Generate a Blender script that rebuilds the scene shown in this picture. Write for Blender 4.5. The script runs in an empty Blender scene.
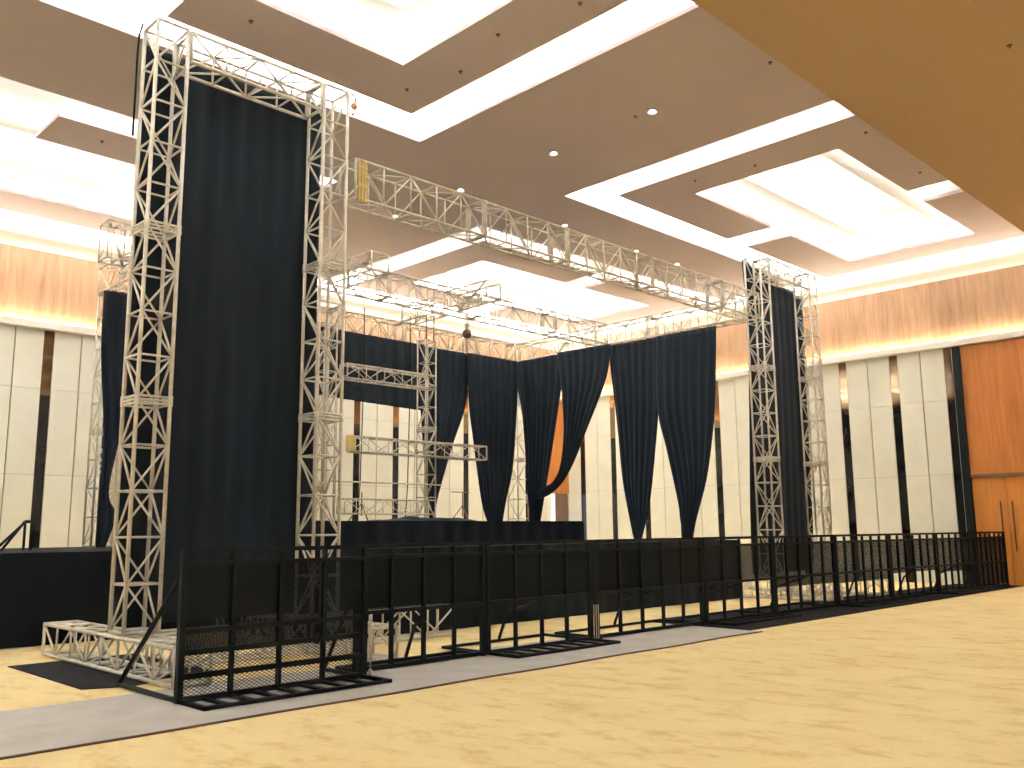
import bpy, bmesh, math, random
from mathutils import Vector, Matrix
random.seed(7)
C = bpy.context.scene.collection
PI = math.pi

# ------------------------------------------------------------------ materials
def new_mat(name):
    m = bpy.data.materials.new(name); m.use_nodes = True
    nt = m.node_tree
    return m, nt, nt.nodes['Principled BSDF']

def coord(nt, scale=(1, 1, 1), rot=(0, 0, 0)):
    tc = nt.nodes.new('ShaderNodeTexCoord'); mp = nt.nodes.new('ShaderNodeMapping')
    mp.inputs['Scale'].default_value = scale; mp.inputs['Rotation'].default_value = rot
    nt.links.new(tc.outputs['Object'], mp.inputs['Vector'])
    return mp.outputs['Vector']

def ramp(nt, fac, stops):
    r = nt.nodes.new('ShaderNodeValToRGB')
    els = r.color_ramp.elements
    while len(els) < len(stops): els.new(0.5)
    for e, (p, c) in zip(els, stops): e.position = p; e.color = (*c, 1)
    nt.links.new(fac, r.inputs['Fac'])
    return r.outputs['Color']

def noise(nt, vec, scale, detail=3, rough=0.55):
    n = nt.nodes.new('ShaderNodeTexNoise')
    n.inputs['Scale'].default_value = scale; n.inputs['Detail'].default_value = detail
    n.inputs['Roughness'].default_value = rough
    nt.links.new(vec, n.inputs['Vector'])
    return n.outputs['Fac']

def bump(nt, b, fac, strength, dist=0.01):
    bp = nt.nodes.new('ShaderNodeBump'); bp.inputs['Strength'].default_value = strength
    bp.inputs['Distance'].default_value = dist
    nt.links.new(fac, bp.inputs['Height']); nt.links.new(bp.outputs['Normal'], b.inputs['Normal'])

def simple(name, col, rough=0.6, metal=0.0, var=0.12, scale=6, bmp=0.0, spec=0.5):
    m, nt, b = new_mat(name)
    n = noise(nt, coord(nt), scale)
    c0 = tuple(max(0, c * (1 - var)) for c in col); c1 = tuple(min(1, c * (1 + var)) for c in col)
    nt.links.new(ramp(nt, n, [(0.3, c0), (0.7, c1)]), b.inputs['Base Color'])
    b.inputs['Roughness'].default_value = rough; b.inputs['Metallic'].default_value = metal
    b.inputs['Specular IOR Level'].default_value = spec
    if bmp: bump(nt, b, noise(nt, coord(nt), scale * 12), bmp)
    return m

M = {}
M['ceiling'] = simple('ceiling_paint', (0.62, 0.535, 0.57), 0.9, var=0.02, scale=1)
M['bulkhead'] = simple('bulkhead_bounce_tint', (0.52, 0.36, 0.22), 0.9, var=0.02, scale=1)  # browner than the ceiling: dim yellow floor bounce put into the colour
M['white'] = simple('white_plaster', (0.86, 0.84, 0.80), 0.9, var=0.01, scale=1)
M['truss'] = simple('painted_aluminium', (0.74, 0.71, 0.63), 0.42, 0.2, var=0.16, scale=9)
M['truss_old'] = simple('dull_aluminium', (0.68, 0.64, 0.55), 0.45, 0.2, var=0.2, scale=9)
M['black_metal'] = simple('black_powder_coat', (0.008, 0.012, 0.015), 0.6, 0.0, var=0.2, scale=20, spec=0.15)
M['bronze'] = simple('dark_bronze', (0.16, 0.09, 0.05), 0.35, 0.6, var=0.1)
M['steel'] = simple('bright_steel', (0.65, 0.63, 0.6), 0.3, 0.8, var=0.1)
M['yellow'] = simple('yellow_strap', (0.62, 0.47, 0.17), 0.6, var=0.15)
M['orange'] = simple('orange_strap', (0.62, 0.30, 0.12), 0.6, var=0.15)
M['black_carpet'] = simple('black_carpet', (0.013, 0.014, 0.018), 0.95, var=0.3, scale=30, bmp=0.4, spec=0.15)
M['grey_carpet'] = simple('grey_carpet', (0.50, 0.485, 0.455), 0.95, var=0.1, scale=3, bmp=0.3, spec=0.2)
M['hem'] = simple('carpet_hem', (0.10, 0.05, 0.03), 0.9)

def fabric(name, col, spec=0.2):
    m, nt, b = new_mat(name)
    v = coord(nt, (1, 1, 0.15))
    n = noise(nt, v, 5, 4)
    nt.links.new(ramp(nt, n, [(0.3, tuple(c * 0.75 for c in col)), (0.75, tuple(c * 1.3 for c in col))]), b.inputs['Base Color'])
    b.inputs['Roughness'].default_value = 0.75; b.inputs['Specular IOR Level'].default_value = spec
    b.inputs['Sheen Weight'].default_value = 0.12; b.inputs['Sheen Roughness'].default_value = 0.5
    b.inputs['Sheen Tint'].default_value = (0.6, 0.75, 1, 1)
    bump(nt, b, noise(nt, coord(nt), 60), 0.15)
    return m
M['drape'] = fabric('black_drape', (0.007, 0.013, 0.022))
M['skirt'] = fabric('black_skirt', (0.006, 0.009, 0.013), 0.1)

def wood(name, dark, light, seam_axis, seam, rough=0.45, sc=1.0, glow=0):
    m, nt, b = new_mat(name)
    v = coord(nt, (6 * sc, 6 * sc, 0.55 * sc))
    n = noise(nt, v, 1.6, 6, 0.6)
    col = ramp(nt, n, [(0.28, dark), (0.5, tuple((a + c) / 2 for a, c in zip(dark, light))), (0.72, light)])
    # plank seams
    tc = nt.nodes.new('ShaderNodeTexCoord'); sp = nt.nodes.new('ShaderNodeSeparateXYZ')
    nt.links.new(tc.outputs['Object'], sp.inputs[0])
    d = nt.nodes.new('ShaderNodeMath'); d.operation = 'DIVIDE'; d.inputs[1].default_value = seam
    nt.links.new(sp.outputs[seam_axis], d.inputs[0])
    fl = nt.nodes.new('ShaderNodeMath'); fl.operation = 'FLOOR'; nt.links.new(d.outputs[0], fl.inputs[0])
    wn = nt.nodes.new('ShaderNodeTexWhiteNoise'); wn.noise_dimensions = '1D'
    nt.links.new(fl.outputs[0], wn.inputs['W'])
    tint = ramp(nt, wn.outputs['Value'], [(0, (0.86, 0.84, 0.82)), (1, (1.08, 1.06, 1.04))])
    mx = nt.nodes.new('ShaderNodeMix'); mx.data_type = 'RGBA'; mx.blend_type = 'MULTIPLY'
    mx.inputs['Factor'].default_value = 1
    nt.links.new(col, mx.inputs['A']); nt.links.new(tint, mx.inputs['B'])
    nt.links.new(mx.outputs['Result'], b.inputs['Base Color'])
    b.inputs['Roughness'].default_value = rough
    b.inputs['Specular IOR Level'].default_value = 0.3
    return m
M['wood_x'] = wood('pale_veneer_x', (0.24, 0.135, 0.072), (0.38, 0.24, 0.150), 'X', 0.62)
M['wood_y'] = wood('pale_veneer_y', (0.24, 0.135, 0.072), (0.38, 0.24, 0.150), 'Y', 0.62)
M['wood_orange'] = wood('orange_veneer', (0.44, 0.15, 0.035), (0.62, 0.25, 0.06), 'Y', 0.31)
M['wood_door'] = wood('door_veneer', (0.50, 0.19, 0.035), (0.64, 0.27, 0.06), 'Y', 1.4)
M['dark_door'] = simple('dark_door_veneer', (0.16, 0.10, 0.075), 0.5)
M['cream'] = simple('cream_panel', (0.80, 0.81, 0.72), 0.85, var=0.03, scale=2)
M['joint'] = simple('panel_joint', (0.16, 0.10, 0.05), 0.8)

def mirror():
    m, nt, b = new_mat('smoked_mirror')
    b.inputs['Base Color'].default_value = (0.02, 0.016, 0.012, 1)
    n = noise(nt, coord(nt), 2)
    nt.links.new(ramp(nt, n, [(0.3, (0.010, 0.010, 0.011)), (0.7, (0.016, 0.015, 0.014))]), b.inputs['Base Color'])
    b.inputs['Metallic'].default_value = 0.0; b.inputs['Roughness'].default_value = 0.05
    b.inputs['Specular IOR Level'].default_value = 0.5; b.inputs['IOR'].default_value = 1.45
    return m
M['mirror'] = mirror()
M['bronze_mirror'] = simple('bronze_mirror', (0.30, 0.22, 0.14), 0.07, 1.0, var=0.15, scale=2)

def floor_mat():
    m, nt, b = new_mat('patterned_tan_carpet')
    v = coord(nt, (1, 1, 1))
    n1 = noise(nt, v, 0.8, 6, 0.7); n2 = noise(nt, coord(nt, (3.2, 1.6, 1), (0, 0, 0.5)), 1.3, 8, 0.75)
    c1 = ramp(nt, n1, [(0.25, (0.82, 0.65, 0.33)), (0.75, (0.93, 0.79, 0.45))])
    c2 = ramp(nt, n2, [(0.50, (1, 1, 1)), (0.62, (0.84, 0.76, 0.62)), (0.78, (0.62, 0.50, 0.36))])
    mx = nt.nodes.new('ShaderNodeMix'); mx.data_type = 'RGBA'; mx.blend_type = 'MULTIPLY'
    mx.inputs['Factor'].default_value = 0.85
    nt.links.new(c1, mx.inputs['A']); nt.links.new(c2, mx.inputs['B'])
    nt.links.new(mx.outputs['Result'], b.inputs['Base Color'])
    b.inputs['Roughness'].default_value = 0.95; b.inputs['Specular IOR Level'].default_value = 0.1
    bump(nt, b, noise(nt, v, 90), 0.3)
    return m
M['floor'] = floor_mat()

def emit(name, col, s):
    m = bpy.data.materials.new(name); m.use_nodes = True; nt = m.node_tree
    nt.nodes.clear(); e = nt.nodes.new('ShaderNodeEmission'); o = nt.nodes.new('ShaderNodeOutputMaterial')
    e.inputs['Color'].default_value = (*col, 1); e.inputs['Strength'].default_value = s
    nt.links.new(e.outputs[0], o.inputs[0]); return m
M['lamp'] = emit('downlight_lamp', (1, 0.93, 0.8), 30)
M['daylight'] = emit('corridor_light', (0.85, 0.9, 1), 1.1)

def mesh_mat(name, col, axis, pitch, wire, hs=1.7):
    """woven/expanded metal: a diamond grid of wires with real holes between"""
    m, nt, b = new_mat(name)
    tc = nt.nodes.new('ShaderNodeTexCoord'); sp = nt.nodes.new('ShaderNodeSeparateXYZ')
    nt.links.new(tc.outputs['Object'], sp.inputs[0])
    def mth(op, a, c=None):
        x = nt.nodes.new('ShaderNodeMath'); x.operation = op
        for i, q in enumerate((a, c)):
            if q is None: continue
            if isinstance(q, (int, float)): x.inputs[i].default_value = q
            else: nt.links.new(q, x.inputs[i])
        return x.outputs[0]
    zz = mth('MULTIPLY', sp.outputs['Z'], hs)
    u = mth('DIVIDE', mth('ADD', sp.outputs[axis], zz), pitch)
    v = mth('DIVIDE', mth('SUBTRACT', sp.outputs[axis], zz), pitch)
    fu = mth('PINGPONG', u, 0.5); fv = mth('PINGPONG', v, 0.5)
    mn = mth('MINIMUM', fu, fv)
    a = mth('LESS_THAN', mn, wire)
    nt.links.new(a, b.inputs['Alpha'])
    b.inputs['Base Color'].default_value = (*col, 1); b.inputs['Roughness'].default_value = 0.7; b.inputs['Specular IOR Level'].default_value = 0.1
    return m
M['fine_mesh'] = mesh_mat('fine_black_mesh', (0.008, 0.011, 0.014), 'X', 0.024, 0.37)
M['grey_mesh'] = mesh_mat('see_through_mesh', (0.018, 0.020, 0.023), 'X', 0.024, 0.33)
M['open_mesh'] = mesh_mat('open_black_mesh', (0.03, 0.033, 0.036), 'X', 0.045, 0.11)

# ------------------------------------------------------------------ geometry helpers
def box(bm, x0, y0, z0, x1, y1, z1):
    v = [bm.verts.new(p) for p in ((x0, y0, z0), (x1, y0, z0), (x1, y1, z0), (x0, y1, z0), (x0, y0, z1), (x1, y0, z1), (x1, y1, z1), (x0, y1, z1))]
    for f in ((3, 2, 1, 0), (4, 5, 6, 7), (0, 1, 5, 4), (1, 2, 6, 5), (2, 3, 7, 6), (3, 0, 4, 7)):
        bm.faces.new([v[i] for i in f])

def tube(bm, a, b, r, n=6):
    a = Vector(a); b = Vector(b); d = (b - a)
    if d.length < 1e-6: return
    d.normalize(); u = d.orthogonal().normalized(); w = d.cross(u)
    ra, rb = [], []
    for i in range(n):
        t = 2 * PI * (i + 0.5) / n; o = (u * math.cos(t) + w * math.sin(t)) * r
        ra.append(bm.verts.new(a + o)); rb.append(bm.verts.new(b + o))
    for i in range(n):
        j = (i + 1) % n; f = bm.faces.new((ra[i], ra[j], rb[j], rb[i])); f.smooth = True
    bm.faces.new(ra[::-1]); bm.faces.new(rb)

def path(bm, pts, r, n=6):
    for a, b in zip(pts, pts[1:]): tube(bm, a, b, r, n)

def quad(bm, *ps):
    bm.faces.new([bm.verts.new(p) for p in ps])

def obj(name, bm, mat, parent=None, loc=None):
    me = bpy.data.meshes.new(name); bm.normal_update(); bm.to_mesh(me); bm.free()
    o = bpy.data.objects.new(name, me); C.objects.link(o)
    if mat: me.materials.append(mat)
    if parent: o.parent = parent
    if loc: o.location = loc
    return o

def tag(o, label, cat, group=None, kind=None):
    o['label'] = label; o['category'] = cat
    if group: o['group'] = group
    if kind: o['kind'] = kind
    return o

def thing(name, label, cat, loc, group=None):
    o = bpy.data.objects.new(name, None); C.objects.link(o); o.location = loc; o.empty_display_size = 0.2
    return tag(o, label, cat, group)

def struct(name, bm, mat, label=None):
    o = obj(name, bm, mat); o['kind'] = 'structure'
    if label: o['label'] = label
    return o

def B(): return bmesh.new()

# ------------------------------------------------------------------ room
XR, YL, XL, YB = 22.2, 19.8, -14.0, -9.0
bm = B(); box(bm, XL - .2, YB - .2, -0.2, XR + .2, YL + .2, 0); struct('floor', bm, M['floor'], 'tan carpet floor with faint mottled pattern')
S = 0.936
ZC = 7.57
TH = 0.07
cx_list = [18.47 * S - 3 * 0 - 0.0, 4.13 * S, -10.2 * S]
cy_list = [8.3 * S, 17.62 * S, -1.02 * S]
# voids: list of rects (x0,x1,y0,y1)
rings, coffers = [], []
def rects_for(cx, cy):
    ho, hi = 5.29 * S, 4.52 * S        # ring half length outer / inner
    vo, vi = 3.42 * S, 2.67 * S        # ring half width outer / inner
    ch, cv = 3.45 * S, 1.52 * S        # coffer halves
    sp = 0.43 * S                      # spoke half width
    r = [(cx - ho, cx + ho, cy + vi, cy + vo), (cx - ho, cx + ho, cy - vo, cy - vi),
         (cx - ho, cx - hi, cy - vi, cy + vi), (cx + hi, cx + ho, cy - vi, cy + vi)]
    s = [(cx - sp, cx + sp, cy + cv, cy + vi), (cx - sp, cx + sp, cy - vi, cy - cv)
         ]
    c = (cx - ch, cx + ch, cy - cv, cy + cv)
    return r, s, c
voids = []
for cx in cx_list:
    for cy in cy_list:
        r, s, c = rects_for(cx, cy)
        rings.append((r, s, c)); voids += r + s + [c]
# wall coves at the far walls
WX, WY = 22.94 * S, 20.42 * S
voids.append((WX, XR, YB, YL)); voids.append((XL, XR, WY, YL))
voids = [(max(a, XL), min(b, XR), max(c, YB), min(d, YL)) for a, b, c, d in voids]

def slab(zb, zt, vs, grow, faces):
    """faces: b(ottom) t(op) s(ides) of the solid part, outside the grown voids"""
    vs = [(a - grow, b + grow, c - grow, d + grow) for a, b, c, d in vs]
    xs = sorted({XL, XR} | {round(min(max(q, XL), XR), 4) for v in vs for q in v[:2]})
    ys = sorted({YB, YL} | {round(min(max(q, YB), YL), 4) for v in vs for q in v[2:]})
    def is_void(i, j):
        if i < 0 or j < 0 or i >= len(xs) - 1 or j >= len(ys) - 1: return None
        x = (xs[i] + xs[i + 1]) / 2; y = (ys[j] + ys[j + 1]) / 2
        return any(a < x < b and c < y < d for a, b, c, d in vs)
    V = [[is_void(i, j) for j in range(len(ys) - 1)] for i in range(len(xs) - 1)]
    bm = B()
    for i in range(len(xs) - 1):
        for j in range(len(ys) - 1):
            x0, x1, y0, y1 = xs[i], xs[i + 1], ys[j], ys[j + 1]
            if not V[i][j]:
                if 'b' in faces: quad(bm, (x0, y0, zb), (x0, y1, zb), (x1, y1, zb), (x1, y0, zb))
                if 't' in faces: quad(bm, (x0, y0, zt), (x1, y0, zt), (x1, y1, zt), (x0, y1, zt))
                if 's' in faces:
                    if i + 1 < len(xs) - 1 and V[i + 1][j]: quad(bm, (x1, y0, zb), (x1, y0, zt), (x1, y1, zt), (x1, y1, zb))
                    if i > 0 and V[i - 1][j]: quad(bm, (x0, y0, zb), (x0, y1, zb), (x0, y1, zt), (x0, y0, zt))
                    if j + 1 < len(ys) - 1 and V[i][j + 1]: quad(bm, (x0, y1, zb), (x1, y1, zb), (x1, y1, zt), (x0, y1, zt))
                    if j > 0 and V[i][j - 1]: quad(bm, (x0, y0, zb), (x0, y0, zt), (x1, y0, zt), (x1, y0, zb))
    bmesh.ops.remove_doubles(bm, verts=bm.verts, dist=1e-4)
    return bm
struct('ceiling', slab(ZC, ZC + TH, voids, 0, 'bts'), M['ceiling'], 'flat taupe ceiling panels between the white light troughs')
# inner step slabs of the coffers (hole in the middle)
ZM = 7.88
ZT = 7.93
# recess walls above the lip, all voids grown
LIP = 0.13
up = slab(ZC + TH, ZT, voids, LIP, 's')
# upper faces over everything that is not a coffer
cofr = [c for _, _, c in rings]
top = slab(ZT, 8.1, cofr, LIP, 'b')
me = bpy.data.meshes.new('t'); top.to_mesh(me); up.from_mesh(me); top.free()
for (x0, x1, y0, y1) in cofr:
    a0, a1, b0, b1 = x0 - LIP, x1 + LIP, y0 - LIP, y1 + LIP
    ix0, ix1, iy0, iy1 = x0 + 0.55, x1 - 0.5, y0 + 0.65, y1 - 0.65
    # step slab with a rectangular hole
    for (p0, p1, q0, q1) in ((a0, a1, b0, iy0), (a0, a1, iy1, b1), (a0, ix0, iy0, iy1), (ix1, a1, iy0, iy1)):
        box(up, p0, q0, ZM, p1, q1, ZM + 0.05)
    # upper box
    g = 0.15
    for s in range(4):
        pts = [(ix0 - g, iy0 - g), (ix1 + g, iy0 - g), (ix1 + g, iy1 + g), (ix0 - g, iy1 + g)]
        p, q = pts[s], pts[(s + 1) % 4]
        quad(up, (*p, ZM + .05), (*p, 8.36), (*q, 8.36), (*q, ZM + .05))
    quad(up, (ix0 - g, iy0 - g, 8.36), (ix0 - g, iy1 + g, 8.36), (ix1 + g, iy1 + g, 8.36), (ix1 + g, iy0 - g, 8.36))
bmesh.ops.recalc_face_normals(up, faces=[f for f in up.faces if False] or up.faces[:0])
struct('trim_1', up, M['white'], 'white plaster light troughs and stepped coffers in the ceiling')
# bulkhead (lower soffit band)
bm = B(); box(bm, XL, 1.2, 6.9, XR, 4.99, ZC); struct('trim_2', bm, M['bulkhead'], 'broad dropped soffit crossing the ceiling, floor bounce put into its brown')

# walls
WOOD0, WOOD1 = 5.58, 7.13
def wall_box(name, rect, mat, z0=0, z1=8.4, label=None):
    bm = B(); x0, y0, x1, y1 = rect; box(bm, x0, y0, z0, x1, y1, z1); return struct(name, bm, mat, label)
wall_box('wall_right', (XR + .06, YB - .2, XR + .25, YL + .2), M['white'])
wall_box('wall_left', (XL - .2, YL + .06, XR + .06, YL + .25), M['white'])
wall_box('wall_near_left', (XL - .2, YB, XL, YL + .06), M['cream'])
wall_box('wall_behind_camera', (XL, YB - .2, XR + .06, YB), M['cream'])
# roof over everything so no world light leaks
bm = B(); box(bm, XL - .2, YB - .2, 8.41, XR + .25, YL + .25, 8.5); struct('trim_3', bm, M['white'])
# white upper frieze above the wood (shallow step), the wood frieze, cornice ledge
bm = B(); box(bm, XR, YB, WOOD1, XR + .06, YL, 8.3); box(bm, XR - 0.28, YB, WOOD1 + .28, XR, YL, WOOD1 + .33)
struct('trim_4', bm, M['white'], 'white cove band above the veneer on the right wall')
bm = B(); box(bm, XL, YL, WOOD1, XR, YL + .06, 8.3); box(bm, XL, YL - 0.28, WOOD1 + .28, XR, YL, WOOD1 + .33)
struct('trim_5', bm, M['white'], 'white cove band above the veneer on the left wall')
bm = B(); box(bm, XR, YB, WOOD0 - .02, XR + .06, YL, WOOD1)
struct('trim_6', bm, M['wood_y'], 'pale wood veneer band high on the right wall')
bm = B(); box(bm, XL, YL, WOOD0 - .02, XR, YL + .06, WOOD1)
struct('trim_7', bm, M['wood_x'], 'pale wood veneer band high on the left wall')
def ledge(axis):
    bm = B(); o = 0.17
    if axis == 'y':
        box(bm, XR - o, YB, WOOD0 - .10, XR + .05, YL, WOOD0 - .02)
        box(bm, XR - o, YB, WOOD0 - .02, XR - o + .02, YL, WOOD0 + .03)
    else:
        box(bm, XL, YL - o, WOOD0 - .10, XR, YL + .05, WOOD0 - .02)
        box(bm, XL, YL - o, WOOD0 - .02, XR, YL - o + .02, WOOD0 + .03)
    return bm
struct('trim_8', ledge('y'), M['white'], 'white lit ledge under the right veneer band')
struct('trim_9', ledge('x'), M['white'], 'white lit ledge under the left veneer band')

# cream panels and mirror strips.  right wall: y from far corner to the wood door bay
SEAMS = (2.5, 4.25)
def panel_wall(axis, strips, lo, hi, name_panel, plane):
    """strips: centre positions (sorted); panels fill between, split at mid seams and at horizontal seams"""
    edges = [lo] + sorted(strips) + [hi]
    for k in range(len(edges) - 1):
        a = edges[k] + (0.105 if k > 0 else 0); b = edges[k + 1] - (0.105 if k < len(edges) - 2 else 0)
        if b - a < 0.1: continue
        mid = (a + b) / 2 if b - a > 0.7 else None
        bm = B()
        for (p, q) in ([(a, mid - .012), (mid + .012, b)] if mid else [(a, b)]):
            for z0, z1 in ((0.0, SEAMS[0] - .003), (SEAMS[0] + .003, SEAMS[1] - .0025), (SEAMS[1] + .0025, WOOD0 - .1)):
                if axis == 'y': box(bm, plane, p, z0, plane + .05, q, z1)
                else: box(bm, p, plane, z0, q, plane + .05, z1)
        struct('trim_%d' % (next(TN)), bm, M['cream'])
import itertools
TN = itertools.count(20)
r_strips = [10.33 + 1.262 * k for k in range(0, 8)] + [9.02]
panel_wall('y', r_strips, 7.83, 19.8, 'cream', XR)
l_strips = [17.74 - 1.285 * k for k in range(-2, 24)]
panel_wall('x', l_strips, XL, 21.15, 'cream', YL)
bm = B(); box(bm, XR + .045, YB, 0, XR + .06, YL, WOOD0 - .1); struct('trim_10', bm, M['joint'])
bm = B(); box(bm, XL, YL + .045, 0, XR, YL + .06, WOOD0 - .1); struct('trim_11', bm, M['joint'])
def mirror_strip(axis, c, w, label):
    for z0, z1, m in ((0, 4.12, 'mirror'), (4.125, WOOD0 - .12, 'bronze_mirror')):
        bm = B()
        if axis == 'y': box(bm, XR + .012, c - w / 2, z0, XR + .04, c + w / 2, z1)
        else: box(bm, c - w / 2, YL + .012, z0, c + w / 2, YL + .04, z1)
        struct('trim_%d' % next(TN), bm, M[m], ('upper bronze part of a ' if z0 else 'black glass part of a ') + label)
for c in r_strips: mirror_strip('y', c, 0.19, 'narrow smoked mirror strip between cream panels on the right wall')
for c in l_strips: mirror_strip('x', c, 0.19, 'narrow smoked mirror strip between cream panels on the left wall')
mirror_strip('y', 7.72, 0.20, 'wide smoked mirror strip beside the wood door bay')
bm = B(); box(bm, XR - .10, 7.44, 0, XR + .04, 7.60, WOOD0 - .12); struct('trim_12', bm, M['black_metal'], 'black pier beside the wood doors')
bm = B(); box(bm, XR - .03, 7.60, 0, XR + .03, 7.635, WOOD0 - .12); struct('trim_13', bm, M['steel'], 'slim chrome edge beside the black pier')
# wood bay on the right wall
bm = B(); box(bm, XR - .02, YB, 2.47, XR + .04, 7.44, WOOD0 - .12); struct('trim_14', bm, M['wood_orange'], 'orange veneer wall over the double doors')
bm = B(); box(bm, XR - .05, YB, 2.40, XR + .04, 7.44, 2.47); struct('trim_15', bm, M['joint'])
def door(n, axis, a0, a1, z1, hy, label, plane, mat='wood_door'):
    d = thing('door_%d' % n, label, 'door', (plane, a0, 0) if axis == 'y' else (a0, plane, 0)); d['kind'] = 'structure'
    bm = B(); w = a1 - a0
    if axis == 'y': box(bm, 0, 0, 0.01, .045, w, z1)
    else: box(bm, 0, 0, 0.01, w, .045, z1)
    obj('door_leaf', bm, M[mat], d)
    bm = B()
    if hy is not None:
        if axis == 'y':
            tube(bm, (-.07, hy - a0, .75), (-.07, hy - a0, 1.85), .018, 8)
            for z in (.85, 1.75): tube(bm, (-.07, hy - a0, z), (0, hy - a0, z), .012)
        else:
            tube(bm, (hy - a0, -.07, .75), (hy - a0, -.07, 1.85), .018, 8)
            for z in (.85, 1.75): tube(bm, (hy - a0, -.07, z), (hy - a0, 0, z), .012)
        obj('door_handle', bm, M['bronze'], d)
    return d
door(1, 'y', 6.74, 7.43, 2.39, 6.85, 'orange wood door leaf with long pull handle, nearer the black pier', XR)
door(2, 'y', 5.3, 6.73, 2.39, 6.61, 'orange wood door leaf at the right edge with long pull handle', XR)
bm = B(); box(bm, XR, YB, 0, XR + .05, 5.29, 2.39); struct('trim_16', bm, M['wood_orange'])
# wood bay on the left wall close to the corner
bm = B(); box(bm, 21.15, YL - .02, 2.47, XR, YL + .05, WOOD0 - .12); struct('trim_17', bm, M['wood_orange'], 'orange veneer strip in the far corner of the hall')
door(3, 'x', 21.55, 22.1, 2.45, None, 'dark wood door in the far corner standing ajar', YL - .01, 'dark_door')
bm = B(); box(bm, 21.36, YL, 0, 21.54, YL + .03, 2.45)
tag(obj('doorway_light', bm, M['daylight']), 'bright bluish sliver of light beside the ajar corner door', 'light')
bm = B(); box(bm, 21.15, YL - .01, 0, 21.355, YL + .05, 2.46); struct('trim_18', bm, M['cream'])

# ------------------------------------------------------------------ lighting
def area(name, loc, sx, sy, power, direction, col=(1, 0.985, 0.96)):
    l = bpy.data.lights.new(name, 'AREA'); l.shape = 'RECTANGLE'; l.size = sx; l.size_y = sy
    l.energy = power; l.color = col
    o = bpy.data.objects.new(name, l); C.objects.link(o); o.location = loc
    o.rotation_euler = Vector(direction).to_track_quat('-Z', 'Y').to_euler()
    return o
COVE = 10.6     # watts per metre of strip
def strip_x(x0, x1, y, z, w=COVE, ny=0):
    if x1 - x0 < .1: return
    o = area('cove_light', ((x0 + x1) / 2, y, z), x1 - x0, 0.07, w * (x1 - x0), (0, 0, 1))
    o.rotation_euler = (PI, 0, 0)
def strip_y(y0, y1, x, z, w=COVE):
    if y1 - y0 < .1: return
    o = area('cove_light', (x, (y0 + y1) / 2, z), 0.07, y1 - y0, w * (y1 - y0), (0, 0, 1))
    o.rotation_euler = (PI, 0, 0)
zl = ZC + TH + .02
for (r, s, c) in rings:
    x0, x1 = r[0][0], min(r[0][1], XR - .1); yo0, yo1 = r[1][2], r[0][3]
    far = x1 < -1
    lo = YB if yo0 < 0 else 5.05
    g = LIP / 2
    strip_x(x0, x1, yo1 + g, zl)
    strip_x(x0 + .8, x1 - .8, r[0][2] - g, zl)
    if yo0 > 5.0 or yo0 < 0: strip_x(x0, x1, yo0 - g, zl)
    ya = max(yo0, 5.05) if yo0 > 0 else yo0
    strip_y(ya, yo1, x0 - g, zl)
    if x1 < XR - .5: strip_y(ya, yo1, x1 + g, zl)
    cx0, cx1, cy0, cy1 = c
    strip_x(cx0, cx1, cy0 - g, zl, COVE * .5); strip_x(cx0, cx1, cy1 + g, zl, COVE * .5)
    strip_y(cy0, cy1, cx0 - g, zl, COVE * .5); strip_y(cy0, cy1, cx1 + g, zl, COVE * .5)
    ix0, ix1, iy0, iy1 = cx0 + 0.55, cx1 - 0.5, cy0 + 0.65, cy1 - 0.65
    zi = ZM + .07
    strip_x(ix0, ix1, iy0 - .08, zi, COVE * .38); strip_x(ix0, ix1, iy1 + .08, zi, COVE * .38)
# wall coves
strip_y(YB, YL, WX - .06, zl, COVE * 1.2)
strip_x(XL, XR, WY - .06, zl, COVE * 1.2)
# ledge lights washing the veneer
for a in ((XR - .09, (YB + YL) / 2, WOOD0 + .005, 0.05, YL - YB), ((XL + XR) / 2, YL - .09, WOOD0 + .005, XR - XL, 0.05)):
    o = area('ledge_light', a[:3], a[3], a[4], 8.5 * max(a[3], a[4]), (0, 0, 1), (1, 0.86, 0.62)); o.rotation_euler = (PI, 0, 0)

def downlight(x, y, z, label, power=60):
    t = thing('ceiling_downlight', label, 'ceiling light', (x, y, z), 'round ceiling downlights')
    bm = B(); bmesh.ops.create_circle(bm, cap_ends=True, radius=.037, segments=16, matrix=Matrix.Translation((0, 0, -.008)))
    obj('lamp', bm, M['lamp'], t)
    bm = B()
    bmesh.ops.create_cone(bm, cap_ends=False, radius1=.075, radius2=.055, depth=.02, segments=20, matrix=Matrix.Translation((0, 0, -.010)))
    obj('ring', bm, M['white'], t)
    l = bpy.data.lights.new('downlight_beam', 'SPOT'); l.energy = power; l.spot_size = 1.7; l.spot_blend = .6; l.color = (1, .88, .7); l.shadow_soft_size = .05
    o = bpy.data.objects.new('downlight_beam', l); C.objects.link(o); o.location = (x, y, z - .03)
for x, y, lb in ((10.67, 7.67, 'brightest round downlight nearest the dropped soffit'),
                 (10.72, 9.75, 'round downlight in the bare ceiling left of the brightest one'),
                 (10.70, 12.09, 'round downlight just above the front truss near its left end'),
                 (10.68, 14.06, 'round downlight seen through the bars near the left end of the front truss'),
                 (13.59, 12.08, 'round downlight above the middle of the front truss'),
                 (16.10, 12.16, 'round downlight above the right half of the front truss'),
                 (17.64, 12.12, 'round downlight above the right end of the front truss')):
    downlight(x, y, ZC, lb)
k = 0
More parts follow.
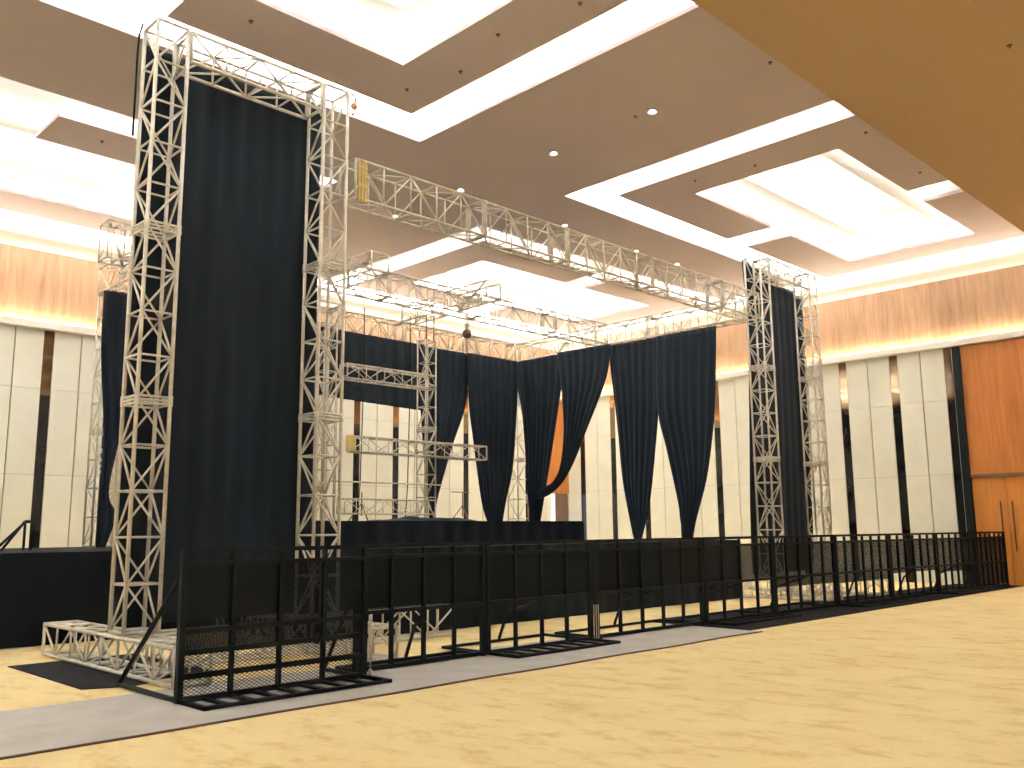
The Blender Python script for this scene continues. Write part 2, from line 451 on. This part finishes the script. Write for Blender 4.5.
for x, y, z, lb in ((10.62, 7.95, ZC, 'dark sprinkler head beside the brightest downlight'), (10.64, 5.67, ZC, 'dark sprinkler head close to the soffit edge'),
                (7.76, 8.77, ZC, 'sprinkler head between the left coffer and its trough, right of its corner'), (7.55, 9.69, ZC, 'sprinkler head below the near corner of the left coffer'),
                (7.48, 7.73, ZC, 'sprinkler head right of the left coffer'), (7.71, 6.54, ZC, 'sprinkler head right of the left coffer at the top edge of the photo'),
                (13.76, 5.74, ZC, 'sprinkler head beside the soffit above the right coffer'), (16.1, 5.8, ZC, 'sprinkler head beside the soffit near the right connecting trough'),
                (13.48, 8.8, ZC, 'sprinkler head left of the corner of the right coffer'), (13.66, 7.68, ZC, 'sprinkler head above the left edge of the right coffer'),
                (5.06, 9.63, ZC, 'sprinkler head above the left portal header'), (5.08, 14.46, ZC, 'sprinkler head on the ceiling left of the tall front tower'),
                (11.2, 2.9, 6.9, 'sprinkler head in the brown soffit')):
    t = thing('ceiling_sprinkler', lb, 'sprinkler', (x, y, z), 'ceiling sprinkler heads')
    bm = B(); bmesh.ops.create_cone(bm, cap_ends=True, radius1=.022, radius2=.032, depth=.012, segments=14, matrix=Matrix.Translation((0, 0, -.01)))
    obj('cover_plate', bm, M['joint'], t)
    bm = B(); tube(bm, (0, 0, -.012), (0, 0, -.035), .005); bmesh.ops.create_cone(bm, cap_ends=True, radius1=.013, radius2=.013, depth=.003, segments=10, matrix=Matrix.Translation((0, 0, -.036)))
    obj('deflector', bm, M['joint'], t)

# ------------------------------------------------------------------ trusses
def truss(name, label, cat, loc, axis, length, a, b, bay, mat, group=None, r=.020, rb=.012, sections=None, ends=True, double=None):
    """box truss. axis 'x','y','z'; section a (first other axis) x b (second other axis)"""
    t = thing(name, label, cat, loc, group)
    def P(l, u, v):
        if axis == 'x': return Vector((l, u, v))       # u = y, v = z
        if axis == 'y': return Vector((u, l, v))       # u = x, v = z
        return Vector((u, v, l))                       # u = x, v = y
    cs = [(0, 0), (a, 0), (a, b), (0, b)]
    for (u, v) in cs:
        bm = B(); tube(bm, P(0, u, v), P(length, u, v), r, 8); obj('chord', bm, mat, t)
    n = max(1, round(length / bay)); L = length / n
    lac = B()
    for f in range(4):
        (u0, v0), (u1, v1) = cs[f], cs[(f + 1) % 4]
        for i in range(n + 1):
            if 0 < i < n: tube(lac, P(i * L, u0, v0), P(i * L, u1, v1), rb)
        for i in range(n):
            if (i + f) % 2: tube(lac, P(i * L, u0, v0), P((i + 1) * L, u1, v1), rb)
            else: tube(lac, P(i * L, u1, v1), P((i + 1) * L, u0, v0), rb)
    obj('lacing', lac, mat, t)
    # end frames and bolted section joints
    js = [0, length]
    for q in js:
        bm = B()
        for f in range(4):
            (u0, v0), (u1, v1) = cs[f], cs[(f + 1) % 4]
            tube(bm, P(q, u0, v0), P(q, u1, v1), rb * 1.5)
        obj('end_frame', bm, mat, t)
    if sections:
        for q in sorted({round(round(sections * (i + 1) / L) * L, 4) for i in range(int((length - .3) / sections))}):
            bm = B()
            for dq in (-.035, .035):
                for f in range(4):
                    (u0, v0), (u1, v1) = cs[f], cs[(f + 1) % 4]
                    tube(bm, P(q + dq, u0, v0), P(q + dq, u1, v1), rb * 1.1)
            for (u, v) in cs: tube(bm, P(q - .05, u, v), P(q + .05, u, v), r * 1.35, 8)
            obj('section_joint', bm, mat, t)
    return t
def dup(root, loc, label):
    r = root.copy(); C.objects.link(r); r.location = loc; r['label'] = label
    for ch in list(root.children):
        c = ch.copy(); C.objects.link(c); c.parent = r
    return r
MT, MO = M['truss'], M['truss_old']
W = .33
TB, TT = .385, 6.58
YF = 8.73
tw = truss('truss_tower', 'tall silver lattice tower at the far left, front leg of the near portal', 'truss tower', (3.55, YF, TB), 'z', TT - TB, W, W, .442, MT, 'tall portal towers', sections=2.07)
dup(tw, (5.57, YF, TB), 'tall silver lattice tower right of the near black backdrop')
dup(tw, (15.50, YF, TB), 'tall lattice tower left of the far narrow backdrop, holding the front truss')
dup(tw, (17.46, YF, TB), 'rightmost tall lattice tower, standing against the cream wall')
bs = truss('base_truss', 'floor truss under the far left tower, reaching out over the black mat', 'truss', (3.55, 7.65, .03), 'y', 3.2, W, .31, .4, MT, 'floor trusses under the towers')
dup(bs, (5.57, 7.65, .03), 'floor truss under the tower right of the near backdrop, mostly behind the barrier')
dup(bs, (15.50, 7.65, .03), 'floor truss under the far portal tower, behind the middle barriers')
dup(bs, (17.46, 7.65, .03), 'floor truss under the rightmost tower, behind the right barriers')
truss('base_truss', 'floor truss lying between the two near portal towers behind the first barrier', 'truss', (3.93, 8.75, .03), 'x', 1.58, W, .31, .4, MT, 'floor trusses under the towers')
truss('base_truss', 'short floor truss lying behind the second barrier beside the tower', 'truss', (5.95, 8.78, .04), 'x', 1.72, W, .34, .43, MT, 'floor trusses under the towers')
truss('base_truss', 'floor truss between the two far portal towers', 'truss', (15.87, 8.75, .03), 'x', 1.55, W, .31, .4, MT, 'floor trusses under the towers')
hd = truss('truss_beam', 'short silver truss header across the top of the near portal', 'truss', (3.92, YF, 6.24), 'x', 1.61, W, W, .4, MT, 'portal headers')
dup(hd, (15.87, YF, 6.24), 'short silver truss header across the top of the far narrow portal')
truss('truss_beam', 'long front roof truss from the near portal to the far portal', 'truss', (6.04, 8.74, 5.29), 'x', 9.37, .33, .49, .42, MO, 'roof grid trusses', r=.017, rb=.011, sections=2.0)
truss('truss_beam', 'middle roof truss running parallel behind the front truss', 'truss', (5.45, 12.3, 5.3), 'x', 9.7, .33, .43, .42, MO, 'roof grid trusses', r=.017, rb=.010, sections=2.0)
truss('truss_beam', 'rear roof truss against the veneer band with drapes under it', 'truss', (5.9, 15.14, 5.3), 'x', 9.25, .33, .43, .42, MO, 'roof grid trusses', r=.017, rb=.010, sections=2.0)
truss('truss_beam', 'right side roof truss above the long tapered drapes', 'truss', (15.2, 9.14, 5.3), 'y', 6.32, .33, .43, .42, MO, 'roof grid trusses', r=.017, rb=.010, sections=2.0)
truss('truss_beam', 'left side roof truss hidden behind the near portal', 'truss', (5.52, 12.68, 5.3), 'y', 2.75, .33, .43, .5, MO, 'roof grid trusses', r=.017, rb=.010)
truss('truss_beam', 'short truss stub sticking out left of the far left tower', 'truss', (4.78, 13.1, 5.26), 'x', .36, .33, .56, .18, MO, None, r=.015, rb=.009)
ct = truss('truss_beam', 'short cross truss on the near side of the middle roof truss, above the chain hoist', 'truss', (10.47, 11.15, 5.3), 'y', 1.12, .33, .3, .45, MO, 'cross trusses', r=.015, rb=.010)
truss('truss_beam', 'short cross truss behind the middle roof truss above the inner tower', 'truss', (10.55, 12.67, 5.3), 'y', .95, .33, .3, .45, MO, 'cross trusses', r=.015, rb=.010)
dup(ct, (8.03, 11.15, 5.3), 'short cross truss beside the near portal tower, left of the others')
# rear towers standing on the stage
rt = truss('truss_tower', 'slim rear tower on the left stage beside the narrow black cloth', 'truss tower', (5.55, 15.12, 1.115), 'z', 4.16, W, W, .45, MO, 'rear corner towers', r=.017, rb=.011, sections=2.07)
dup(rt, (15.2, 15.14, 1.115), 'rear corner tower hidden mostly by drapes at the far stage corner')
# inner frame on the riser
RZ = 1.475
truss('truss_tower', 'slim inner tower on the black riser holding the horizontal ladder trusses', 'truss tower', (10.46, 12.78, RZ + .02), 'z', 3.3, .24, .24, .4, MO, 'inner screen frame towers', r=.015, rb=.010, sections=1.6)
truss('truss_tower', 'slim inner tower just behind the near portal tower', 'truss tower', (8.28, 12.78, RZ + .02), 'z', 3.3, .24, .24, .4, MO, 'inner screen frame towers', r=.015, rb=.010, sections=1.6)
truss('truss_beam', 'uppermost horizontal truss of the inner screen frame, in front of the black banner', 'truss', (8.55, 12.5, 3.84), 'x', 1.92, .22, .24, .4, MO, 'inner screen frame beams', r=.014, rb=.009)
truss('truss_beam', 'middle horizontal truss of the inner screen frame, reaching out past its tower', 'truss', (8.72, 12.48, 2.62), 'x', 2.98, .22, .25, .45, MO, 'inner screen frame beams', r=.014, rb=.009)
truss('truss_beam', 'lowest horizontal truss of the inner screen frame just above the riser', 'truss', (8.55, 12.5, 1.6), 'x', 1.92, .22, .24, .4, MO, 'inner screen frame beams', r=.012, rb=.008)
bm = B(); tube(bm, (8.4, 12.72, 2.13), (10.8, 12.72, 2.13), .014)
tag(obj('frame_rail', bm, MO), 'thin horizontal pipe between the two lower inner frame trusses', 'pipe')
for i, (x, y, lb) in enumerate(((10.5, 12.82, 'left thin dark drop pipe between the inner tower and the roof'), (10.68, 12.82, 'right thin dark drop pipe between the inner tower and the roof'))):
    bm = B(); tube(bm, (x, y, 4.79), (x, y, 5.28), .012); tag(obj('drop_pipe', bm, M['joint']), lb, 'pipe', 'drop pipes over the inner tower')

# straps and hoists
bm = B()
for k, xx in enumerate((6.055, 6.10, 6.145)): box(bm, xx, 8.696, 5.24, xx + .032, 8.708, 5.76)
box(bm, 6.05, 8.690, 5.42, 6.185, 8.700, 5.46); box(bm, 6.05, 8.690, 5.66, 6.185, 8.700, 5.70)
tag(obj('mounting_strap', bm, M['yellow']), 'yellow lashing straps at the left end of the front truss', 'strap')
bm = B(); bmesh.ops.create_icosphere(bm, subdivisions=2, radius=.045, matrix=Matrix.Translation((5.97, 8.7, 6.42)))
path(bm, [(5.93, 8.71, 6.58), (5.98, 8.69, 6.53), (6.0, 8.7, 6.4), (5.95, 8.7, 6.3)], .014)
tag(obj('sling', bm, M['orange']), 'orange sling knotted at the top of the tower beside the near backdrop', 'sling')
bm = B(); box(bm, 8.60, 12.44, 2.62, 8.70, 12.58, 2.88)
tag(obj('mounting_clamp', bm, M['yellow']), 'yellow clamp on the left end of the middle ladder truss', 'clamp')
t = thing('hanging_chain_hoist', 'dark chain hoist hanging under the middle roof truss', 'hoist', (11.0, 12.25, 4.9))
bm = B(); bmesh.ops.create_uvsphere(bm, u_segments=12, v_segments=8, radius=.085); bmesh.ops.scale(bm, vec=(1, 1, 1.1), verts=bm.verts); obj('motor_body', bm, M['joint'], t)
bm = B(); tube(bm, (0, 0, .08), (0, 0, .39), .014); bmesh.ops.create_cone(bm, cap_ends=True, radius1=.03, radius2=.05, depth=.08, segments=10, matrix=Matrix.Translation((0, 0, .14))); obj('hook', bm, MO, t)
bm = B(); tube(bm, (0, 0, -.08), (0, 0, -.95), .009); obj('chain', bm, M['black_metal'], t)
bm = B(); path(bm, [(3.50, 9.0, 6.62), (3.495, 9.07, 6.52), (3.495, 9.09, 6.3), (3.50, 9.10, 6.1), (3.50, 9.10, 5.4)], .012)
tag(obj('hanging_cable', bm, M['black_metal']), 'black cable looped down the top left corner of the far left tower', 'cable')
# thin ropes
for x, y, lb in ((9.37, 13.2, 'left thin dark rope hanging from the roof to the riser'), (10.42, 13.2, 'thin dark rope hanging beside the inner tower')):
    bm = B(); path(bm, [(x, y, 5.3), (x + .01, y, 4), (x - .03, y, 2.1), (x - .08, y, 1.5)], .009)
    tag(obj('hanging_rope', bm, M['black_metal']), lb, 'rope', 'thin ropes over the riser')

# ------------------------------------------------------------------ drapes
def lerp_poly(poly, t):
    x = t * (len(poly) - 1); i = min(int(x), len(poly) - 2); f = x - i
    return (poly[i][0] * (1 - f) + poly[i + 1][0] * f, poly[i][1] * (1 - f) + poly[i + 1][1] * f)
def smooth_poly(poly, n=24):
    out = []
    P = [poly[0]] + list(poly) + [poly[-1]]
    for i in range(1, len(P) - 2):
        for k in range(n):
            t = k / n
            q = []
            for d in range(2):
                p0, p1, p2, p3 = P[i - 1][d], P[i][d], P[i + 1][d], P[i + 2][d]
                q.append(.5 * (2 * p1 + (p2 - p0) * t + (2 * p0 - 5 * p1 + 4 * p2 - p3) * t * t + (3 * p1 - p0 - 3 * p2 + p3) * t ** 3))
            out.append(tuple(q))
    out.append(poly[-1]); return out
def drape(name, label, axis, plane, left, right, folds, amp, group=None, mat=None, cat='curtain', nx=None, nz=36):
    L = smooth_poly(left); R = smooth_poly(right)
    nx = nx or folds * 8
    bm = B(); rows = []
    ph = random.random() * 6
    for j in range(nz + 1):
        t = j / nz; a = lerp_poly(L, t); b = lerp_poly(R, t); row = []
        wfac = 0.45 + 0.55 * min(1, abs(b[0] - a[0]) / (abs(R[0][0] - L[0][0]) + 1e-6))
        for i in range(nx + 1):
            s = i / nx
            d = amp * (math.sin(2 * PI * folds * s + ph) + .45 * math.sin(2 * PI * folds * .37 * s + 1.3 + t * 1.5)) * .45 * (.5 + .5 * min(1, t * 4 + .2)) / wfac ** .5
            u = a[0] + (b[0] - a[0]) * s; z = a[1] + (b[1] - a[1]) * s
            row.append(bm.verts.new((u, plane + d, z) if axis == 'x' else (plane + d, u, z)))
        rows.append(row)
    for j in range(nz):
        for i in range(nx):
            f = bm.faces.new((rows[j][i], rows[j][i + 1], rows[j + 1][i + 1], rows[j + 1][i])); f.smooth = True
    o = obj(name, bm, mat or M['drape'])
    sm = o.modifiers.new('thick', 'SOLIDIFY'); sm.thickness = .006
    return tag(o, label, cat, group)
G = 'tapered black drapes round the stage'
drape('stage_curtain', 'tall black backdrop filling the near portal', 'x', 9.14, [(3.60, 6.47), (3.60, 3.5), (3.60, .42)], [(5.80, 6.47), (5.80, 3.5), (5.80, .42)], 9, .022, 'portal backdrops')
drape('stage_curtain', 'narrow black backdrop filling the far portal', 'x', 9.16, [(15.58, 6.60), (15.68, 5.16), (15.6, 3.76), (15.42, 1.46), (15.42, .45)], [(17.95, 6.2), (17.92, 4.5), (17.9, 3), (17.85, 1.4), (17.8, .45)], 9, .022, 'portal backdrops')
drape('stage_curtain', 'rear drape tapering down to the left behind the inner tower', 'x', 15.09, [(12.0, 5.28), (12.19, 4.01), (12.31, 2.8), (12.45, 1.85), (12.48, 1.49)], [(13.62, 5.28), (13.50, 4.13), (13.07, 3.06), (12.68, 1.96), (12.65, 1.49)], 7, .03, G)
drape('stage_curtain', 'rear drape narrowing to a point left of the stage corner', 'x', 15.0, [(13.50, 5.28), (13.53, 4.14), (13.66, 3.31), (13.9, 1.98), (14.08, 1.49)], [(15.07, 5.28), (15.09, 4.61), (14.92, 2.85), (14.68, 2.0), (14.55, 1.49)], 8, .03, G)
drape('stage_curtain', 'drape right of the stage corner gathered into the lower left', 'y', 15.15, [(15.14, 5.29), (15.10, 4.75), (14.93, 4.0), (14.84, 3.1), (14.77, 2.06), (14.65, 1.2)], [(13.57, 5.28), (13.65, 4.57), (13.93, 3.32), (14.16, 2.38), (14.46, 1.2)], 7, .03, G)
drape('stage_curtain', 'drape pulled aside in a long diagonal sweep to the left', 'y', 15.0, [(13.66, 5.28), (13.56, 4.56), (13.5, 3.51), (13.61, 2.73), (13.82, 2.39), (14.07, 2.27), (14.32, 2.21)], [(12.10, 5.25), (12.23, 4.53), (12.82, 3.45), (13.22, 2.76), (13.55, 2.35), (13.92, 2.1), (14.3, 2.0)], 7, .03, G)
drape('stage_curtain', 'drape narrowing to a point, second from the right end of the roof truss', 'y', 15.13, [(12.26, 5.25), (12.22, 4.75), (12.16, 4.2), (12.07, 3.39), (11.98, 2.33), (11.82, 1.49), (11.71, 1.1)], [(10.93, 5.23), (10.99, 3.75), (11.1, 2.9), (11.27, 1.89), (11.39, 1.49), (11.53, 1.1)], 7, .03, G)
drape('stage_curtain', 'rightmost tapered drape, ending beside the veneer band left of the far portal', 'y', 15.07, [(10.93, 5.23), (10.97, 3.75), (10.78, 2.88), (10.56, 1.87), (10.51, 1.48), (10.43, 1.1)], [(9.49, 5.22), (9.59, 3.77), (9.7, 3.0), (9.87, 2.23), (10.14, 1.47), (10.24, 1.1)], 7, .03, G)
drape('stage_curtain', 'wide black banner hanging behind the uppermost ladder truss', 'x', 14.98, [(8.6, 5.28), (8.6, 4.6), (8.6, 3.95)], [(12.2, 5.28), (12.2, 4.4), (12.2, 3.84)], 12, .02, None)
drape('stage_curtain', 'narrow black cloth twisted at the bottom beside the slim left rear tower', 'x', 14.95, [(5.44, 5.25), (5.46, 4.2), (5.58, 2.87), (5.56, 1.78), (5.57, 1.1)], [(5.83, 5.27), (5.86, 4.2), (5.87, 3.13), (5.72, 2.0), (5.85, 1.6), (5.72, 1.1)], 3, .025, None)

# ------------------------------------------------------------------ stage
def stage(name, label, x0, x1, y0, y1, z, z0=0.0, group=None):
    t = thing(name, label, 'stage', (x0, y0, z0), group)
    bm = B(); box(bm, 0, 0, z - z0 - .06, x1 - x0, y1 - y0, z - z0); obj('deck', bm, M['black_carpet'], t)
    bm = B(); n = int((x1 - x0) * 14)
    pr = None
    for i in range(n + 1):
        u = (x1 - x0) * i / n; d = .012 * math.sin(i * 1.1) - .02
        cur = (bm.verts.new((u, d, .005)), bm.verts.new((u, d * .6, z - z0 - .01)))
        if pr: f = bm.faces.new((pr[0], cur[0], cur[1], pr[1])); f.smooth = True
        pr = cur
    n = int((y1 - y0) * 14)
    for xx, sg in ((-.01, -1), (x1 - x0 + .01, 1)):
        pr = None
        for i in range(n + 1):
            v = (y1 - y0) * i / n; d = sg * .012 * math.sin(i * 1.1)
            cur = (bm.verts.new((xx + d, v, .005)), bm.verts.new((xx + d * .6, v, z - z0 - .01)))
            if pr: f = bm.faces.new((pr[0], cur[0], cur[1], pr[1])); f.smooth = True
            pr = cur
    obj('skirt', bm, M['skirt'], t)
    return t
stage('stage_platform', 'low black skirted stage reaching out of the photo to the left', -3.5, 6.0, 11.87, 16.5, 1.09)
stage('stage_platform', 'main black skirted stage behind the row of barriers', 6.06, 15.38, 9.47, 16.3, 1.09)
stage('stage_riser', 'long black riser on the main stage with a heap of cloth on it', 6.5, 13.95, 12.05, 14.6, RZ, 1.095)
# cloth heap on the riser
bm = B(); rows = []
for i in range(41):
    row = []
    for j in range(17):
        u, v = i / 40, j / 16
        e = math.sin(PI * u) ** .6 * math.sin(PI * v) ** .6
        h = e * (.035 + .03 * math.sin(u * 11 + 1) * math.cos(v * 7) + .02 * math.sin(u * 29 + v * 9) + .02 * u)
        row.append(bm.verts.new((8.9 + 2.3 * u, 12.08 + .38 * v, RZ + .004 + max(0, h))))
    rows.append(row)
for i in range(40):
    for j in range(16):
        f = bm.faces.new((rows[i][j], rows[i + 1][j], rows[i + 1][j + 1], rows[i][j + 1])); f.smooth = True
tag(obj('cloth_heap', bm, M['drape']), 'crumpled black cloth lying on the riser in front of the inner tower', 'cloth')
# stair handrail on the left stage
hr = thing('handrail', 'small black stair handrail on the left stage', 'handrail', (3.55, 12.6, 1.11))
for dx in (0, .09):
    bm = B(); path(bm, [(0, dx * 3, 0), (.25 + dx, dx * 3, .36), (.33 + dx, dx * 3, .36), (.33 + dx, dx * 3, 0)], .018)
    tube(bm, (.25 + dx, dx * 3, .36), (.25 + dx, dx * 3, 0), .014); obj('rail', bm, M['black_metal'], hr)
# stands on the riser / stage
def stand(x, y, z, h, boom, lb):
    t = thing('boom_stand', lb, 'stand', (x, y, z), 'thin dark stands on the riser')
    bm = B(); tube(bm, (0, 0, .12), (0, 0, h), .012); obj('pole', bm, M['joint'], t)
    for k in range(3):
        a = k * 2.1 + .4; bm = B(); tube(bm, (0, 0, .35), (.25 * math.cos(a), .25 * math.sin(a), .01), .010); obj('leg', bm, M['joint'], t)
    if boom:
        bm = B(); tube(bm, (-.3, 0, h), (.2, 0, h), .010); obj('boom', bm, M['joint'], t)
stand(12.62, 14.2, RZ, .62, True, 'thin dark boom stand on the riser in the gap between rear drapes')
stand(9.95, 14.0, RZ, .55, False, 'thin dark stand on the riser left of the inner tower')

# ------------------------------------------------------------------ carpets
def poly_slab(name, pts, z, mat, label, th=.012):
    bm = B(); lo = [bm.verts.new((x, y, z)) for x, y in pts]; hi = [bm.verts.new((x, y, z + th)) for x, y in pts]
    bm.faces.new(lo[::-1]); bm.faces.new(hi)
    for i in range(len(pts)):
        j = (i + 1) % len(pts); bm.faces.new((lo[i], lo[j], hi[j], hi[i]))
    return tag(obj(name, bm, mat), label, 'carpet')
gc = thing('carpet_runner', 'grey carpet runner along the barriers, running out of the photo at lower left', 'carpet', (0, 0, 0))
bm = B()
n = 60; fr = [(-3 + 13.60 * i / n, 6.05 + .20 * (i / n) + .02 * math.sin(i * .7) * (i / n)) for i in range(n + 1)]
bk = [(-3 + 13.62 * i / n, 7.86 - .30 * (i / n) + .05 * math.sin(i * .45)) for i in range(n + 1)]
for i in range(n):
    q = [bm.verts.new((*p, z)) for z in (.002, .008) for p in (fr[i], fr[i + 1], bk[i + 1], bk[i])]
    bm.faces.new(q[4:]); bm.faces.new(q[:4][::-1])
    bm.faces.new((q[0], q[1], q[5], q[4])); bm.faces.new((q[2], q[3], q[7], q[6]))
obj('pile', bm, M['grey_carpet'], gc)
bm = B()
for i in range(n):
    a, b = fr[i], fr[i + 1]; q = [bm.verts.new(p) for p in ((a[0], a[1] - .028, .010), (b[0], b[1] - .028, .010), (b[0], b[1], .012), (a[0], a[1], .012))]
    bm.faces.new(q)
    q = [bm.verts.new(p) for p in ((a[0], a[1] - .03, .001), (b[0], b[1] - .03, .001), (b[0], b[1] - .028, .010), (a[0], a[1] - .028, .010))]
    bm.faces.new(q)
obj('edge_binding', bm, M['hem'], gc)
poly_slab('carpet_runner', [(10.66, 6.42), (22.15, 6.56), (22.15, 7.95), (16, 8.15), (10.7, 8.2)], .001, M['black_carpet'], 'black carpet runner under the far barriers on the right', .008)
poly_slab('floor_mat', [(3.03, 10.25), (3.03, 8.27), (3.36, 8.12), (4.3, 8.3), (4.3, 10.25)], .001, M['black_carpet'], 'black mat under the floor truss at lower left', .007)

# ------------------------------------------------------------------ barriers
def barrier(label, x0, x1, y, y1=None, front=0.0, rear=.62, low=False, legs=4, ph=.55, side=False, mesh='fine_mesh'):
    w = x1 - x0
    t = thing('crowd_barrier', label, 'barrier', (x0, y, .016), 'black crowd barriers')
    if y1 is not None: t.rotation_euler.z = math.atan2(y1 - y, w)
    MB = M['black_metal']
    fr = B()
    for x in (0, w): box(fr, x - .025, -.025, 0, x + .025, .025, 1.165)
    for z in (1.15, 1.045, .53): box(fr, 0, -.02, z - .018, w, .02, z + .018)
    box(fr, 0, -.02, 0.0, w, .02, .04)
    if low:
        for z in (.37, .19): box(fr, 0, -.015, z - .022, w, .015, z + .022)
    obj('frame', fr, MB, t)
    for i in range(1, legs):
        x = w * i / legs; bm = B(); box(bm, x - .018, -.018, .04, x + .018, .018, 1.13); obj('bar', bm, MB, t)
    bm = B(); quad(bm, (.03, .022, ph), (w - .03, .022, ph), (w - .03, .022, 1.03), (.03, .022, 1.03)); obj('mesh_panel', bm, M[mesh], t)
    if low:
        bm = B(); quad(bm, (.03, .020, .04), (w - .03, .020, .04), (w - .03, .020, .36), (.03, .020, .36)); obj('open_mesh_panel', bm, M['open_mesh'], t)
    for k, x in enumerate((0.02, w - .02)):
        rr = rear + (.60 if side and k == 0 else 0)
        bm = B(); box(bm, x - .02, -front - .05, -.004, x + .02, rr, .026); obj('base_runner', bm, MB, t)
    if not side:
        bm = B(); box(bm, .04, rear - .04, -.004, w - .04, rear, .026); obj('rear_rail', bm, MB, t)
        bm = B(); xb = w * .52; path(bm, [(xb, .03, .50), (xb, rear - .16, .34), (xb, rear - .02, .03)], .018); obj('brace', bm, MB, t)
    else:
        bm = B(); path(bm, [(.02, .03, 1.0), (.02, rear + .56, .03)], .02); obj('brace', bm, MB, t)
        bm = B(); path(bm, [(w - .03, .03, .9), (w - .03, rear - .03, .03)], .018); obj('brace', bm, MB, t)
    if front:
        bm = B(); box(bm, 0, -front - .04, -.004, w, -front, .024)
        m = int(w / .21)
        for i in range(1, m): x = w * i / m; box(bm, x - .028, -front - .01, 0, x + .028, -.02, .018)
        obj('step_plate', bm, MB, t)
    return t
barrier('nearest black barrier with slatted foot step and open mesh along its bottom', 3.28, 5.0, 6.97, front=.38, low=True, rear=.6, side=True, legs=4, ph=.39)
barrier('black barrier second from the left, in front of the short floor truss', 5.1, 6.70, 7.22, rear=.34, legs=4)
barrier('third black barrier from the left, with a slatted foot step on the grey runner', 6.77, 8.44, 7.22, front=.4, rear=.75, legs=4)
barrier('long black barrier fourth from the left, right of the slatted foot step', 8.62, 10.86, 7.27, rear=.7, legs=5)
barrier('black barrier where the grey runner ends and the black carpet begins', 10.96, 12.78, 7.27, rear=.7, front=.4, legs=4, mesh='grey_mesh')
barrier('black barrier just left of the far portal tower', 12.84, 14.72, 7.27, 7.22, rear=.7, legs=5, ph=.38, mesh='grey_mesh')
barrier('black barrier straight in front of the far portal backdrop', 14.79, 16.68, 7.21, 7.13, rear=.4, front=.4, legs=6, ph=.36, mesh='grey_mesh')
barrier('black barrier right of the far portal, in front of the rightmost tower', 16.74, 18.60, 7.12, 7.02, rear=.4, legs=6, ph=.45, mesh='grey_mesh')
barrier('black barrier in front of the smoked mirror strips at the right', 18.66, 20.45, 7.01, 6.91, rear=.55, front=.3, legs=6, ph=.40, mesh='grey_mesh')
barrier('farthest black barrier, ending in front of the orange wood doors', 20.52, 22.0, 6.90, 6.82, rear=.55, legs=6, ph=.06, mesh='grey_mesh')

# bits standing between barriers
bm = B(); tube(bm, (5.05, 6.93, .06), (5.05, 6.93, .55), .006); tube(bm, (5.05, 6.93, .50), (5.05, 6.93, .56), .013, 8); tube(bm, (5.05, 6.93, .02), (5.05, 6.93, .08), .018, 8)
tag(obj('locking_pin', bm, M['steel']), 'bright steel locking pin between the nearest barrier and the next', 'pin')
for i, x in enumerate((8.49, 8.53, 8.57)):
    bm = B(); box(bm, x - .004, 7.2, .016, x + .004, 7.208, .42)
    tag(obj('connector_rod', bm, M['steel']), 'thin pale upright rod in the gap left of the long barrier', 'rod', 'thin rods between barriers')

# ------------------------------------------------------------------ camera, world
cam = bpy.data.cameras.new('camera'); co = bpy.data.objects.new('camera', cam); C.objects.link(co)
pp = Vector((512, 384)); V1 = Vector((-400, 539)); V2 = Vector((1440, 522))
f = math.sqrt(-(V1 - pp).dot(V2 - pp))
def cd(v): return Vector((v.x - pp.x, -(v.y - pp.y), -f)).normalized()
Xa, Ya = cd(V2), cd(V1); Za = Xa.cross(Ya).normalized(); Ya = Za.cross(Xa)
R = Matrix((Xa, Ya, Za))
co.matrix_world = Matrix.Translation((0, 0, 1.3)) @ R.to_4x4()
cam.sensor_width = 36; cam.lens = f / 1024 * 36; cam.clip_end = 100; cam.clip_start = .05
bpy.context.scene.camera = co
w = bpy.data.worlds.new('world'); bpy.context.scene.world = w; w.use_nodes = True
w.node_tree.nodes['Background'].inputs[0].default_value = (0.9, 0.85, 0.8, 1)
w.node_tree.nodes['Background'].inputs[1].default_value = 0.05
vs = bpy.context.scene.view_settings
vs.view_transform = 'Standard'; vs.look = 'None'; vs.gamma = 1; vs.use_curve_mapping = False
vs.exposure = 1.0
